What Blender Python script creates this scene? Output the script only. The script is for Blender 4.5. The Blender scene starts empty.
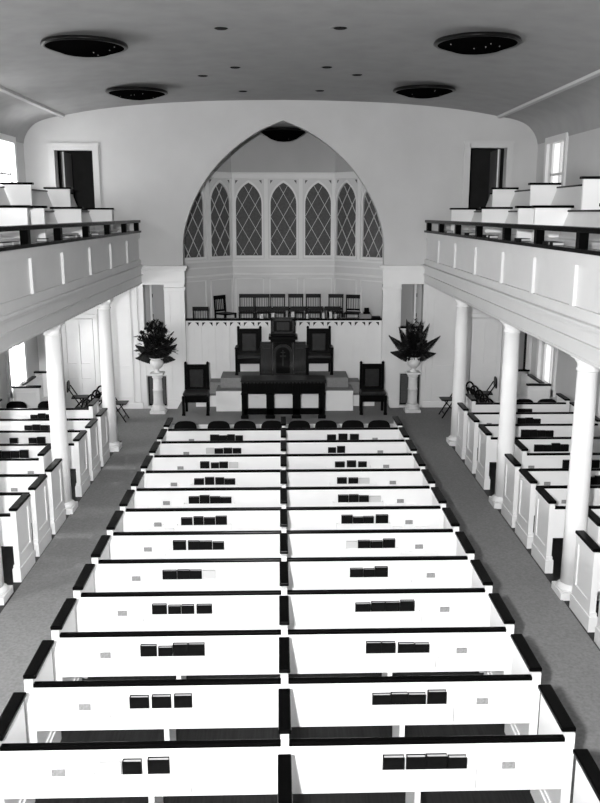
import bpy, bmesh, math, random
from mathutils import Vector, Matrix
random.seed(7)
PI = math.pi
S = bpy.context.scene
COL = S.collection

# ------------------------------------------------------------------ materials
def mat(name, v, rough=0.6, spec=0.4, noise=0.0, nscale=8.0, bump=0.0, stretch=(1, 1, 1), emit=None, coat=0.0):
    m = bpy.data.materials.new(name); m.use_nodes = True
    nt = m.node_tree; b = nt.nodes['Principled BSDF']
    b.inputs['Base Color'].default_value = (v, v, v, 1)
    b.inputs['Roughness'].default_value = rough
    b.inputs['Specular IOR Level'].default_value = spec
    if coat: b.inputs['Coat Weight'].default_value = coat
    if noise or bump:
        tc = nt.nodes.new('ShaderNodeTexCoord'); mp = nt.nodes.new('ShaderNodeMapping')
        mp.inputs['Scale'].default_value = stretch
        nz = nt.nodes.new('ShaderNodeTexNoise'); nz.inputs['Scale'].default_value = nscale; nz.inputs['Detail'].default_value = 4
        nt.links.new(tc.outputs['Object'], mp.inputs['Vector']); nt.links.new(mp.outputs['Vector'], nz.inputs['Vector'])
        if noise:
            r = nt.nodes.new('ShaderNodeValToRGB')
            a, c = max(v * (1 - noise), 0), v * (1 + noise)
            r.color_ramp.elements[0].position = 0.3; r.color_ramp.elements[1].position = 0.7
            r.color_ramp.elements[0].color = (a, a, a, 1); r.color_ramp.elements[1].color = (c, c, c, 1)
            nt.links.new(nz.outputs['Fac'], r.inputs['Fac']); nt.links.new(r.outputs['Color'], b.inputs['Base Color'])
        if bump:
            bp = nt.nodes.new('ShaderNodeBump'); bp.inputs['Strength'].default_value = bump; bp.inputs['Distance'].default_value = 0.01
            nt.links.new(nz.outputs['Fac'], bp.inputs['Height']); nt.links.new(bp.outputs['Normal'], b.inputs['Normal'])
    if emit:
        b.inputs['Emission Color'].default_value = (1, 1, 1, 1); b.inputs['Emission Strength'].default_value = emit
    return m

WHITE = mat('white_paint', 0.84, 0.45, 0.4, 0.015, 3)
WHITEG = mat('white_paint_shaded', 0.64, 0.4, 0.4, 0.02, 3)  # same white as the pews, darkened to carry the galleries' shade
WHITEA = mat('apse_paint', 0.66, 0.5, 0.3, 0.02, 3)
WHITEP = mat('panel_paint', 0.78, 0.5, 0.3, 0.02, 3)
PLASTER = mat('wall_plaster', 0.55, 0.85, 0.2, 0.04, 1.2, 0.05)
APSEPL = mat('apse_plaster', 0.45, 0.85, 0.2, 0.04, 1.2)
APSEPL2 = mat('door_casing_paint', 0.57, 0.6, 0.3)
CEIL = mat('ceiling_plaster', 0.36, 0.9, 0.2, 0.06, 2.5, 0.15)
BLACK = mat('black_stain', 0.002, 0.22, 0.04, 0.2, 6, 0, (1, 8, 8))
DARKW = mat('dark_walnut', 0.003, 0.3, 0.06, 0.45, 5, 0, (8, 8, 1))
MIDW = mat('carved_walnut_highlit', 0.016, 0.3, 0.2, 0.4, 6, 0, (8, 8, 1))  # walnut lightened so its highlights sit in the colour
LEATHER = mat('dark_leather', 0.016, 0.3, 0.3, 0.3, 9, 0.2)
CARPET = mat('grey_carpet', 0.25, 0.95, 0.1, 0.14, 30, 0.3)
CARPET2 = mat('platform_carpet', 0.25, 0.95, 0.1, 0.08, 30, 0.3)
FLOORW = mat('dark_floor_boards', 0.012, 0.45, 0.2, 0.6, 3, 0, (14, 0.6, 1))
BOOKC = mat('book_cover', 0.003, 0.6, 0.1, 0.3, 12)
PAGES = mat('page_edges', 0.42, 0.8, 0.1, 0.1, 60, 0, (1, 20, 1))
PAPER = mat('pale_paper', 0.55, 0.8, 0.2)
CARDG = mat('grey_card', 0.27, 0.8, 0.2, 0.2, 60)
SCREEN = mat('screen_cloth', 0.10, 0.8, 0.2, 0.15, 20)
LATT = mat('lattice_paint', 0.62, 0.5, 0.3)
HOLE = mat('dark_recess', 0.015, 0.9, 0.1)
INNER = mat('dark_passage', 0.03, 0.9, 0.1, 0.1, 3)  # passage walls made dark in the colour, since they go unlit
LEAFDOOR = mat('grey_door_paint', 0.22, 0.7, 0.2, 0.1, 3)
GRILLE = mat('vent_metal', 0.10, 0.6, 0.4, 0.2, 30)
LAMP = mat('bronze_lamp', 0.002, 0.5, 0.0)
RIM = mat('lamp_rim', 0.006, 0.3, 0.1)
GLINT = mat('lamp_glint', 0.12, 0.2, 0.6)
STONE = mat('white_marble', 0.74, 0.45, 0.4, 0.06, 9)
LEAF = mat('dark_leaf', 0.006, 0.5, 0.2, 0.5, 10)
LEAF2 = mat('mid_leaf', 0.007, 0.5, 0.2, 0.5, 10)
CHAIRM = mat('folding_chair_wood', 0.004, 0.35, 0.06, 0.3, 8)
FRAMEW = mat('window_frame_paint', 0.72, 0.5, 0.3)
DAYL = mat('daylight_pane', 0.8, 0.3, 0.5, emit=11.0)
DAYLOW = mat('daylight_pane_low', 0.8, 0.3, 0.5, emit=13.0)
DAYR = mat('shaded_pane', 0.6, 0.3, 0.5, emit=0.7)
FILLB = mat('rear_pane', 0.8, 0.3, 0.5, emit=4.0)

# ------------------------------------------------------------------ mesh builder
class M:
    def __init__(s): s.bm = bmesh.new()
    def box(s, x0, x1, y0, y1, z0, z1, bev=0.0, taper=0.0):
        vs = [s.bm.verts.new(p) for p in ((x0, y0, z0), (x1, y0, z0), (x1, y1, z0), (x0, y1, z0), (x0, y0, z1), (x1, y0, z1), (x1, y1, z1), (x0, y1, z1))]
        fs = [s.bm.faces.new([vs[i] for i in f]) for f in ((3, 2, 1, 0), (4, 5, 6, 7), (0, 1, 5, 4), (1, 2, 6, 5), (2, 3, 7, 6), (3, 0, 4, 7))]
        if bev:
            es = list({e for f in fs for e in f.edges})
            bmesh.ops.bevel(s.bm, geom=es, offset=bev, segments=2, affect='EDGES', profile=0.5)
        return s
    def prism(s, poly, axis, a, b):
        """poly in the two other axes (x: y,z; y: x,z; z: x,y), extruded a..b along axis"""
        def P(p, t): return {'x': (t, p[0], p[1]), 'y': (p[0], t, p[1]), 'z': (p[0], p[1], t)}[axis]
        A = [s.bm.verts.new(P(p, a)) for p in poly]; B = [s.bm.verts.new(P(p, b)) for p in poly]
        n = len(poly)
        s.bm.faces.new(A); s.bm.faces.new(B[::-1])
        for i in range(n): s.bm.faces.new((A[i], B[i], B[(i + 1) % n], A[(i + 1) % n]))
        return s
    def lathe(s, prof, c=(0, 0, 0), n=28):
        rings = []
        for r, z in prof:
            if r < 1e-5: rings.append([s.bm.verts.new((c[0], c[1], c[2] + z))])
            else: rings.append([s.bm.verts.new((c[0] + r * math.cos(2 * PI * i / n), c[1] + r * math.sin(2 * PI * i / n), c[2] + z)) for i in range(n)])
        for a, b in zip(rings, rings[1:]):
            for i in range(n):
                j = (i + 1) % n
                if len(a) == 1 and len(b) == 1: continue
                if len(a) == 1: f = s.bm.faces.new((a[0], b[i], b[j]))
                elif len(b) == 1: f = s.bm.faces.new((a[i], b[0], a[j]))
                else: f = s.bm.faces.new((a[i], b[i], b[j], a[j]))
                f.smooth = True
        for ends in (rings[0], rings[-1]):
            if len(ends) > 1: s.bm.faces.new(ends)
        return s
    def tube(s, pts, r, n=8):
        pts = [Vector(p) for p in pts]; rings = []
        for i, p in enumerate(pts):
            t = (pts[min(i + 1, len(pts) - 1)] - pts[max(i - 1, 0)]).normalized()
            u = t.cross(Vector((0, 0, 1)))
            if u.length < 1e-3: u = t.cross(Vector((0, 1, 0)))
            u.normalize(); w = t.cross(u)
            rr = r[i] if isinstance(r, (list, tuple)) else r
            rings.append([s.bm.verts.new(p + u * (rr * math.cos(2 * PI * k / n)) + w * (rr * math.sin(2 * PI * k / n))) for k in range(n)])
        for a, b in zip(rings, rings[1:]):
            for k in range(n):
                f = s.bm.faces.new((a[k], b[k], b[(k + 1) % n], a[(k + 1) % n])); f.smooth = True
        s.bm.faces.new(rings[0]); s.bm.faces.new(rings[-1])
        return s
    def bar(s, p, q, w, d, up=(0, 0, 1)):
        """rectangular bar from p to q"""
        p, q = Vector(p), Vector(q); t = (q - p).normalized(); u = t.cross(Vector(up))
        if u.length < 1e-3: u = t.cross(Vector((0, 1, 0)))
        u.normalize(); v = t.cross(u)
        A = [s.bm.verts.new(p + u * a * w / 2 + v * b * d / 2) for a, b in ((-1, -1), (1, -1), (1, 1), (-1, 1))]
        B = [s.bm.verts.new(q + u * a * w / 2 + v * b * d / 2) for a, b in ((-1, -1), (1, -1), (1, 1), (-1, 1))]
        s.bm.faces.new(A); s.bm.faces.new(B[::-1])
        for i in range(4): s.bm.faces.new((A[i], B[i], B[(i + 1) % 4], A[(i + 1) % 4]))
        return s
    def quad(s, *ps):
        s.bm.faces.new([s.bm.verts.new(p) for p in ps]); return s
    def build(s, name, m, parent=None, kind=None):
        bmesh.ops.recalc_face_normals(s.bm, faces=s.bm.faces)
        me = bpy.data.meshes.new(name); s.bm.to_mesh(me); s.bm.free()
        me.materials.append(m)
        o = bpy.data.objects.new(name, me); COL.objects.link(o)
        if parent: o.parent = parent
        if kind: o['kind'] = kind
        return o

def holed(name, m, outer, holes, y0, y1, parent=None, kind='structure', smooth=False):
    """plate in the x-z plane with holes, from y0 to y1"""
    cu = bpy.data.curves.new(name + '_c', 'CURVE'); cu.dimensions = '2D'; cu.fill_mode = 'BOTH'; cu.extrude = abs(y1 - y0) / 2
    for poly in [outer] + holes:
        sp = cu.splines.new('POLY'); sp.points.add(len(poly) - 1); sp.use_cyclic_u = True
        for p, q in zip(sp.points, poly): p.co = (q[0], q[1], 0, 1)
    t = bpy.data.objects.new('t', cu); COL.objects.link(t)
    me = bpy.data.meshes.new_from_object(t.evaluated_get(bpy.context.evaluated_depsgraph_get()))
    bpy.data.objects.remove(t); bpy.data.curves.remove(cu)
    me.transform(Matrix.Translation((0, (y0 + y1) / 2, 0)) @ Matrix.Rotation(PI / 2, 4, 'X'))
    me.name = name; me.materials.clear(); me.materials.append(m)
    o = bpy.data.objects.new(name, me); COL.objects.link(o)
    if parent: o.parent = parent
    elif kind: o['kind'] = kind
    return o

def tag(o, label, cat, group=None):
    o['label'] = label; o['category'] = cat
    if group: o['group'] = group
    return o
def thing(name, label, cat, loc=(0, 0, 0), rz=0.0, group=None):
    o = bpy.data.objects.new(name, None); COL.objects.link(o)
    o.location = loc; o.rotation_euler = (0, 0, rz); o.empty_display_size = 0.1
    return tag(o, label, cat, group)
def copy_tree(o, parent=None):
    c = o.copy(); COL.objects.link(c)
    if parent: c.parent = parent
    for ch in list(o.children): copy_tree(ch, c)
    return c
def place(proto, used, loc, rz=0.0, label=None, group=None):
    o = proto if not used else copy_tree(proto)
    o.location = loc; o.rotation_euler = (0, 0, rz)
    if label: o['label'] = label
    if group: o['group'] = group
    return o
ORD = ['frontmost', 'second', 'third', 'fourth', 'fifth', 'sixth', 'seventh', 'eighth', 'ninth', 'tenth', 'eleventh', 'twelfth', 'thirteenth']

XC = 0.025
YW = 20.5          # end wall
# ------------------------------------------------------------------ room shell
M().box(-6.3, 6.3, -3.7, YW + 0.3, -0.12, 0.0).build('floor', FLOORW, kind='structure')

half = [(0, 7.352), (0.9, 7.342), (1.9, 7.318), (3.0, 7.262), (4.2, 7.145), (5.1, 7.0), (5.5, 6.92), (5.76, 6.81), (5.92, 6.66), (6.01, 6.5), (6.045, 6.37)]
def smooth_pts(p, k=4):
    out = []
    for i in range(len(p) - 1):
        p0, p1, p2, p3 = p[max(i - 1, 0)], p[i], p[i + 1], p[min(i + 2, len(p) - 1)]
        for j in range(k):
            t = j / k
            out.append(tuple(0.5 * (2 * b + (c - a) * t + (2 * a - 5 * b + 4 * c - d) * t * t + (3 * b - a - 3 * c + d) * t ** 3) for a, b, c, d in zip(p0, p1, p2, p3)))
    out.append(p[-1]); return out
hs = smooth_pts(half, 3)
prof = [(-x, z) for x, z in hs[::-1]] + hs[1:]
mm = M(); rows = []
for y in (-3.5, YW):
    rows.append([mm.bm.verts.new((x, y, z)) for x, z in prof])
up = [[mm.bm.verts.new((x * 1.03, y, z + 0.12)) for x, z in prof] for y in (-3.5, YW)]
for i in range(len(prof) - 1):
    f = mm.bm.faces.new((rows[0][i], rows[0][i + 1], rows[1][i + 1], rows[1][i])); f.smooth = True
    f = mm.bm.faces.new((up[0][i], up[1][i], up[1][i + 1], up[0][i + 1])); f.smooth = True
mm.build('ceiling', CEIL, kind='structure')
for k, s in enumerate((-1, 1)):
    M().prism([(s * 5.04, 7.015), (s * 5.05, 6.965), (s * 5.13, 6.95), (s * 5.14, 7.0)], 'y', -3.45, YW - 0.01).build('trim_%d' % (1 + k), PLASTER, kind='structure')

# end wall with the pointed arch, doorways and niches
arch_half = [(2.435, 3.54), (2.435, 3.72), (2.408, 4.26), (2.25, 4.81), (2.0, 5.32), (1.62, 5.84), (1.14, 6.29), (0.67, 6.61), (0.32, 6.78), (0, 6.90)]
ah = smooth_pts(arch_half, 4)
arch = [(XC - 2.435, 0.02)] + [(XC - x, z) for x, z in ah] + [(XC + x, z) for x, z in ah[::-1][1:]] + [(XC + 2.435, 0.02)]
outer = [(-6.25, 0), (-6.25, 6.1)] + [(x * 1.01, z + 0.05) for x, z in prof] + [(6.25, 6.1), (6.25, 0)]
def rect(x0, x1, z0, z1): return [(x0, z0), (x0, z1), (x1, z1), (x1, z0)]
holes = [arch, rect(-5.35, -4.44, 4.3, 6.23), rect(4.44, 5.33, 4.3, 6.30),
         rect(-3.40, -2.87, 2.02, 3.08), rect(2.87, 3.45, 2.04, 3.10),
         rect(-3.38, -2.92, 0.06, 0.82), rect(2.93, 3.43, 0.06, 0.86)]
holed('wall_end', PLASTER, outer, holes, YW, YW + 0.28)
# rooms behind the end wall
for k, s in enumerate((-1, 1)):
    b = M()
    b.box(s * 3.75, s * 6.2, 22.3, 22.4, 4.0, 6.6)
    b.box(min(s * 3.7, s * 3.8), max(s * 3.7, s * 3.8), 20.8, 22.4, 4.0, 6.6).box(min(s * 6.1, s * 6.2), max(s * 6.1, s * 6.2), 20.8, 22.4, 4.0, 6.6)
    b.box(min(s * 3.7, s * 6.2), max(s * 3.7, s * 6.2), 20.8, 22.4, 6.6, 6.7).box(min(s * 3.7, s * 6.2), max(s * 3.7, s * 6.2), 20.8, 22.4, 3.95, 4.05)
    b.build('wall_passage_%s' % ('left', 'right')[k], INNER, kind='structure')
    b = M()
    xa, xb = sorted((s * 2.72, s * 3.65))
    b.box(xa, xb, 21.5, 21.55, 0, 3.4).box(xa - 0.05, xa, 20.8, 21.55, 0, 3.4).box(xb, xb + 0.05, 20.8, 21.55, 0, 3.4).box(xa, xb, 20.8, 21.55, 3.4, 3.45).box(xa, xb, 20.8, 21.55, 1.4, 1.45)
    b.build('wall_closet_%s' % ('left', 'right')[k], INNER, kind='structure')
# side walls with windows at two levels
WY = [18.75, 15.2, 11.7, 8.2, 4.7, 1.2]
def side_wall(s, name):
    hs_ = []
    for y in WY:
        hs_.append([(y - 0.55, 0.92), (y - 0.55, 2.75), (y + 0.55, 2.75), (y + 0.55, 0.92)])
        hs_.append([(y + 0.3 - 0.6, 4.95), (y + 0.3 - 0.6, 6.32), (y + 0.3 + 0.6, 6.32), (y + 0.3 + 0.6, 4.95)])
    o = holed(name, PLASTER, [(-3.6, 0), (-3.6, 6.55), (YW + 0.05, 6.55), (YW + 0.05, 0)], hs_, -0.12, 0.12)
    # curve plate lies in x-z: turn it into y-z at x = s*6.17
    o.data.transform(Matrix.Translation((s * 6.17, 0, 0)) @ Matrix.Rotation(PI / 2, 4, 'Z'))
    return o
side_wall(-1, 'wall_left'); side_wall(1, 'wall_right')
# rear wall, with openings for the added fill windows
holed('wall_rear', PLASTER, [(-6.25, 0), (-6.25, 6.1)] + [(x * 1.01, z + 0.05) for x, z in prof] + [(6.25, 6.1), (6.25, 0)],
      [rect(x - 0.7, x + 0.7, 3.9, 6.4) for x in (-3.2, 0, 3.2)], -3.75, -3.5)
wn = [0]
def side_window(s, y, z0, z1, w, pane):
    wn[0] += 1
    x = s * 6.05
    f = M(); t = 0.13
    xa, xb = sorted((x - s * 0.05, x + s * 0.02))
    for (ya, yb, za, zb) in ((y - w - t, y - w + 0.01, z0 - t, z1 + t), (y + w - 0.01, y + w + t, z0 - t, z1 + t), (y - w, y + w, z1 - 0.01, z1 + t), (y - w - t - 0.04, y + w + t + 0.04, z0 - t, z0 + 0.01)):
        f.box(xa, xb, ya, yb, za, zb)
    xa, xb = sorted((x + s * 0.08, x + s * 0.13))
    f.box(xa, xb, y - 0.02, y + 0.02, z0, z1); f.box(xa, xb, y - w, y + w, (z0 + z1) / 2 - 0.025, (z0 + z1) / 2 + 0.025)
    for e in (-1, 1): f.box(xa, xb, y + e * w - 0.04, y + e * w + 0.04, z0, z1); 
    f = f.build('window_%d' % wn[0], FRAMEW, kind='structure')
    xa, xb = sorted((x + s * 0.14, x + s * 0.16))
    M().box(xa, xb, y - w + 0.005, y + w - 0.005, z0 + 0.005, z1 - 0.005).build('pane', pane, f)
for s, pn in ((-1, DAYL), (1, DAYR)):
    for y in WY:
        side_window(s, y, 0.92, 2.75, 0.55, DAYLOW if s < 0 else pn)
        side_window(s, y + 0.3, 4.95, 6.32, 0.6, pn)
for x in (-3.2, 0, 3.2):  # unseen glowing windows, added behind the camera as soft frontal fill
    wn[0] += 1
    f = M()
    for k in (-1, 1): f.box(x + k * 0.7 - 0.06, x + k * 0.7 + 0.06, -3.6, -3.42, 3.85, 6.45)
    f.box(x - 0.7, x + 0.7, -3.6, -3.42, 6.35, 6.45).box(x - 0.7, x + 0.7, -3.6, -3.42, 3.85, 3.95).box(x - 0.02, x + 0.02, -3.62, -3.56, 3.9, 6.4)
    for z in (4.7, 5.5): f.box(x - 0.7, x + 0.7, -3.62, -3.56, z - 0.02, z + 0.02)
    f = f.build('window_%d' % wn[0], FRAMEW, kind='structure')
    M().box(x - 0.695, x + 0.695, -3.68, -3.65, 3.905, 6.395).build('pane', FILLB, f)

# white panelled wall beneath the galleries, entablature and pilasters (all fixed to the end wall)
tn = [2]
def trim(b, m):
    tn[0] += 1
    return b.build('trim_%d' % tn[0], m, kind='structure')
for s in (-1, 1):
    # entablature block between arch and gallery
    e = M()
    x0, x1 = (-3.42, XC - 2.40) if s < 0 else (XC + 2.40, 3.47)
    e.box(x0, x1, YW - 0.10, YW, 3.13, 3.44).box(x0, x1 + (0.05 if s < 0 else 0), YW - 0.15, YW, 3.44, 3.49, 0.01).box(x0 if s < 0 else x0 - 0.08, x1 + (0.08 if s < 0 else 0), YW - 0.2, YW, 3.49, 3.55, 0.012).box(x0, x1, YW - 0.12, YW, 3.10, 3.16)
    trim(e, WHITEP)
    p = M()
    x0, x1 = (-2.86, XC - 2.42) if s < 0 else (XC + 2.42, 2.87)
    p.box(x0, x1, YW - 0.08, YW, 0.2, 3.1).box(x0 - 0.03, x1 + 0.03, YW - 0.11, YW, 0.0, 0.22, 0.01).box(x0 - 0.03, x1 + 0.03, YW - 0.11, YW, 2.96, 3.03, 0.01)
    p.box(x0 + 0.09, x0 + 0.11, YW - 0.09, YW, 0.35, 2.85).box(x1 - 0.11, x1 - 0.09, YW - 0.09, YW, 0.35, 2.85)
    trim(p, WHITEP)
    # frame round the tall opening
    q = M()
    x0, x1 = (-3.43, -2.86) if s < 0 else (2.87, 3.48)
    z0, z1 = (0.82, 2.02) if s < 0 else (0.86, 2.04)
    q.box(x0, x1, YW - 0.03, YW, z0 + 0.03, z1 - 0.03).box(x0 + 0.08, x1 - 0.08, YW - 0.045, YW, z0 + 0.15, z1 - 0.2)
    q.box(x0 - 0.06, x0 + 0.03, YW - 0.05, YW, 0, 3.1).box(x1 - 0.03 if s < 0 else x1 - 0.02, x1 + 0.02, YW - 0.05, YW, 0, 3.1).box(x0, x1, YW - 0.05, YW, 0, 0.055)
    trim(q, WHITEP)
    sill = M().box(x0 + 0.02, x1 - 0.02, YW - 0.06, YW - 0.0, z1 - 0.03, z1 + 0.02)
    trim(sill, BLACK)
    # panelled lower wall
    w = M()
    xa, xb = (s * 3.45, s * 4.6)
    xa, xb = sorted((xa, xb))
    w.box(xa, xb, YW - 0.03, YW, 0, 3.2)
    for fx in (3.55, 3.72, 4.52):
        a, c = sorted((s * fx, s * (fx + 0.08))); w.box(a, c, YW - 0.06, YW, 0.15, 3.2)
    a, c = sorted((s * 3.72, s * 4.6)); w.box(a, c, YW - 0.055, YW, 1.02, 1.07).box(a, c, YW - 0.055, YW, 0.15, 0.3)
    a, c = sorted((s * 5.5, s * 6.04)); w.box(a, c, YW - 0.03, YW, 0, 3.2)
    a, c = sorted((s * 4.6, s * 5.5)); w.box(a, c, YW - 0.03, YW, 2.32, 3.2)
    trim(w, WHITEP)
    bb = M(); a, c = sorted((s * 3.5, s * 6.04)); bb.box(a, c, YW - 0.08, YW - 0.03, 0, 0.16, 0.01)
    bb.build('baseboard_end_%s' % ('left' if s < 0 else 'right'), WHITE, kind='structure')
# six-panel doors in the lower wall
dn = [0]
for s in (-1, 1):
    dn[0] += 1
    xa, xb = sorted((s * 4.66, s * 5.42))
    d = M().box(xa, xb, YW - 0.05, YW, 0.02, 2.26)
    for (a, c) in ((xa, xa + 0.1), (xb - 0.1, xb), ((xa + xb) / 2 - 0.05, (xa + xb) / 2 + 0.05)): d.box(a, c, YW - 0.072, YW - 0.05, 0.021, 2.259)
    for (za, zb) in ((0.02, 0.2), (0.66, 0.78), (1.02, 1.16), (2.14, 2.26)): d.box(xa + 0.001, xb - 0.001, YW - 0.066, YW - 0.049, za, zb)
    d = d.build('door_%d' % dn[0], WHITEP, kind='structure')
    fr = M()
    for a, c in ((xa - 0.12, xa - 0.015), (xb + 0.015, xb + 0.12)): fr.box(a, c, YW - 0.09, YW, 0, 2.3)
    fr.box(xa - 0.12, xb + 0.12, YW - 0.09, YW, 2.275, 2.38)
    fr.build('door_frame', WHITE, d)
# side door in the far corner of the right wall, seen as a dark strip, with its white post
M().box(5.95, 6.04, 19.95, 20.1, 0, 3.1).build('trim_%d' % 30, WHITE, kind='structure')
M().box(6.0, 6.045, 20.1, 20.46, 0, 2.9).build('door_5', INNER, kind='structure')
# doorways to the galleries
for s in (-1, 1):
    dn[0] += 1
    x0, x1, z1 = (-5.35, -4.44, 6.23) if s < 0 else (4.44, 5.33, 6.30)
    f = M(); t = 0.13
    f.box(x0 - t, x0 + 0.01, YW - 0.05, YW, 4.0, z1 + t).box(x1 - 0.01, x1 + t, YW - 0.05, YW, 4.0, z1 + t).box(x0, x1, YW - 0.05, YW, z1 - 0.01, z1 + t)
    f.box(x0 - t - 0.02, x1 + t + 0.02, YW - 0.07, YW, z1 + t - 0.03, z1 + t + 0.02)
    f = f.build('door_%d' % dn[0], APSEPL2, kind='structure')
    # leaf swung open into the passage
    xh = x0 + 0.12 if s < 0 else x1 - 0.12
    lf = M().box(min(xh, xh + s * 0.04), max(xh, xh + s * 0.04), YW + 0.3, YW + 1.15, 4.06, z1 - 0.02)
    lf.box(min(xh, xh - s * 0.012), max(xh, xh - s * 0.012), YW + 0.42, YW + 0.62, 4.6, 5.3)
    lf.build('door_leaf', LEAFDOOR, f)
    ed = M().box(min(xh, xh - s * 0.03), max(xh, xh - s * 0.03), YW + 0.27, YW + 0.3, 4.06, z1 - 0.02); ed.build('leaf_edge', WHITE, f)
    ins = x1 - 0.30 if s < 0 else x0 + 0.12
    M().box(ins, ins + 0.18, 22.2, 22.29, 4.06, 6.1).build('back_panel', LEAFDOOR, f)
# grey open door leaves behind the tall openings, vent grilles in the niches
for s in (-1, 1):
    dn[0] += 1
    x0, x1 = (-3.40, -2.87) if s < 0 else (2.87, 3.45)
    n = dn[0] if dn[0] != 5 else 7
    if s < 0: xs = (x0 + 0.17, x1)
    else: xs = (x0, x1 - 0.2)
    d = M().box(xs[0], xs[1], YW + 0.3, YW + 0.34, 1.5, 3.3)
    d = d.build('door_%d' % (n + 3), mat('passage_door_paint_%d' % n, 0.34, 0.7, 0.2), kind='structure')
    xe = x0 + 0.13 if s < 0 else x1 - 0.16
    M().box(xe - 0.02, xe + 0.03, YW + 0.29, YW + 0.35, 1.5, 3.3).build('door_edge', WHITEP, d)
    for z in (2.25, 2.75): M().box(xe + 0.035, xe + 0.05, YW + 0.285, YW + 0.3, z, z + 0.09).build('hinge', LAMP, d)
    x0, x1, z1 = (-3.38, -2.92, 0.82) if s < 0 else (2.93, 3.43, 0.86)
    t = thing('vent_grille', 'dark louvred vent grille in the low niche behind the %s flower pedestal' % ('left' if s < 0 else 'right'), 'vent', (0, YW, 0), 0)
    g = M()
    for a, c, e, h in ((x0 + 0.005, x0 + 0.03, 0.065, z1 - 0.005), (x1 - 0.03, x1 - 0.005, 0.065, z1 - 0.005), (x0 + 0.03, x1 - 0.03, 0.065, 0.09), (x0 + 0.03, x1 - 0.03, z1 - 0.03, z1 - 0.005)): g.box(a, c, 0.05, 0.09, e, h)
    g.build('frame', HOLE, t)
    g = M()
    for k in range(17):
        z = 0.11 + k * (z1 - 0.16) / 17
        g.quad((x0 + 0.03, 0.06, z), (x1 - 0.03, 0.06, z), (x1 - 0.03, 0.085, z + 0.03), (x0 + 0.03, 0.085, z + 0.03))
        g.quad((x0 + 0.03, 0.062, z - 0.004), (x1 - 0.03, 0.062, z - 0.004), (x1 - 0.03, 0.087, z + 0.026), (x0 + 0.03, 0.087, z + 0.026))
    g.box(x0 + 0.03, x1 - 0.03, 0.10, 0.11, 0.07, z1 - 0.01)
    g.build('slats', GRILLE, t)

# ------------------------------------------------------------------ apse
FX = 1.385; AY = 23.0; ANG = math.radians(46); FL = 3.0
def facet(k):
    """local frame of a facet: origin, u (along), n (towards the nave)"""
    if k == 0: return Vector((XC - FX, AY, 0)), Vector((1, 0, 0)), 2 * FX
    if k < 0: return Vector((XC - FX - FL * math.cos(ANG), AY - FL * math.sin(ANG), 0)), Vector((math.cos(ANG), math.sin(ANG), 0)), FL
    return Vector((XC + FX, AY, 0)), Vector((math.cos(ANG), -math.sin(ANG), 0)), FL
def facet_matrix(k):
    o, u, L = facet(k)
    n = Vector((0, 0, 1)).cross(u)      # points away from the nave
    return Matrix(((u.x, n.x, 0, o.x), (u.y, n.y, 0, o.y), (u.z, n.z, 1, 0), (0, 0, 0, 1))), L
def lancet(xc, hw, z0, z1, zs, n=9):
    """pointed arch outline"""
    p = [(xc - hw, z0)]
    h = z1 - zs; R = (h * h + hw * hw) / (2 * hw)
    for i in range(n + 1):
        a = math.asin(min(1, h / R)) * i / n
        p.append((xc - hw + R - R * math.cos(a), zs + R * math.sin(a)))
    q = [(2 * xc - x, z) for x, z in p[::-1]][1:]
    return p + q
WN = ['left', 'centre', 'right']
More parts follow.
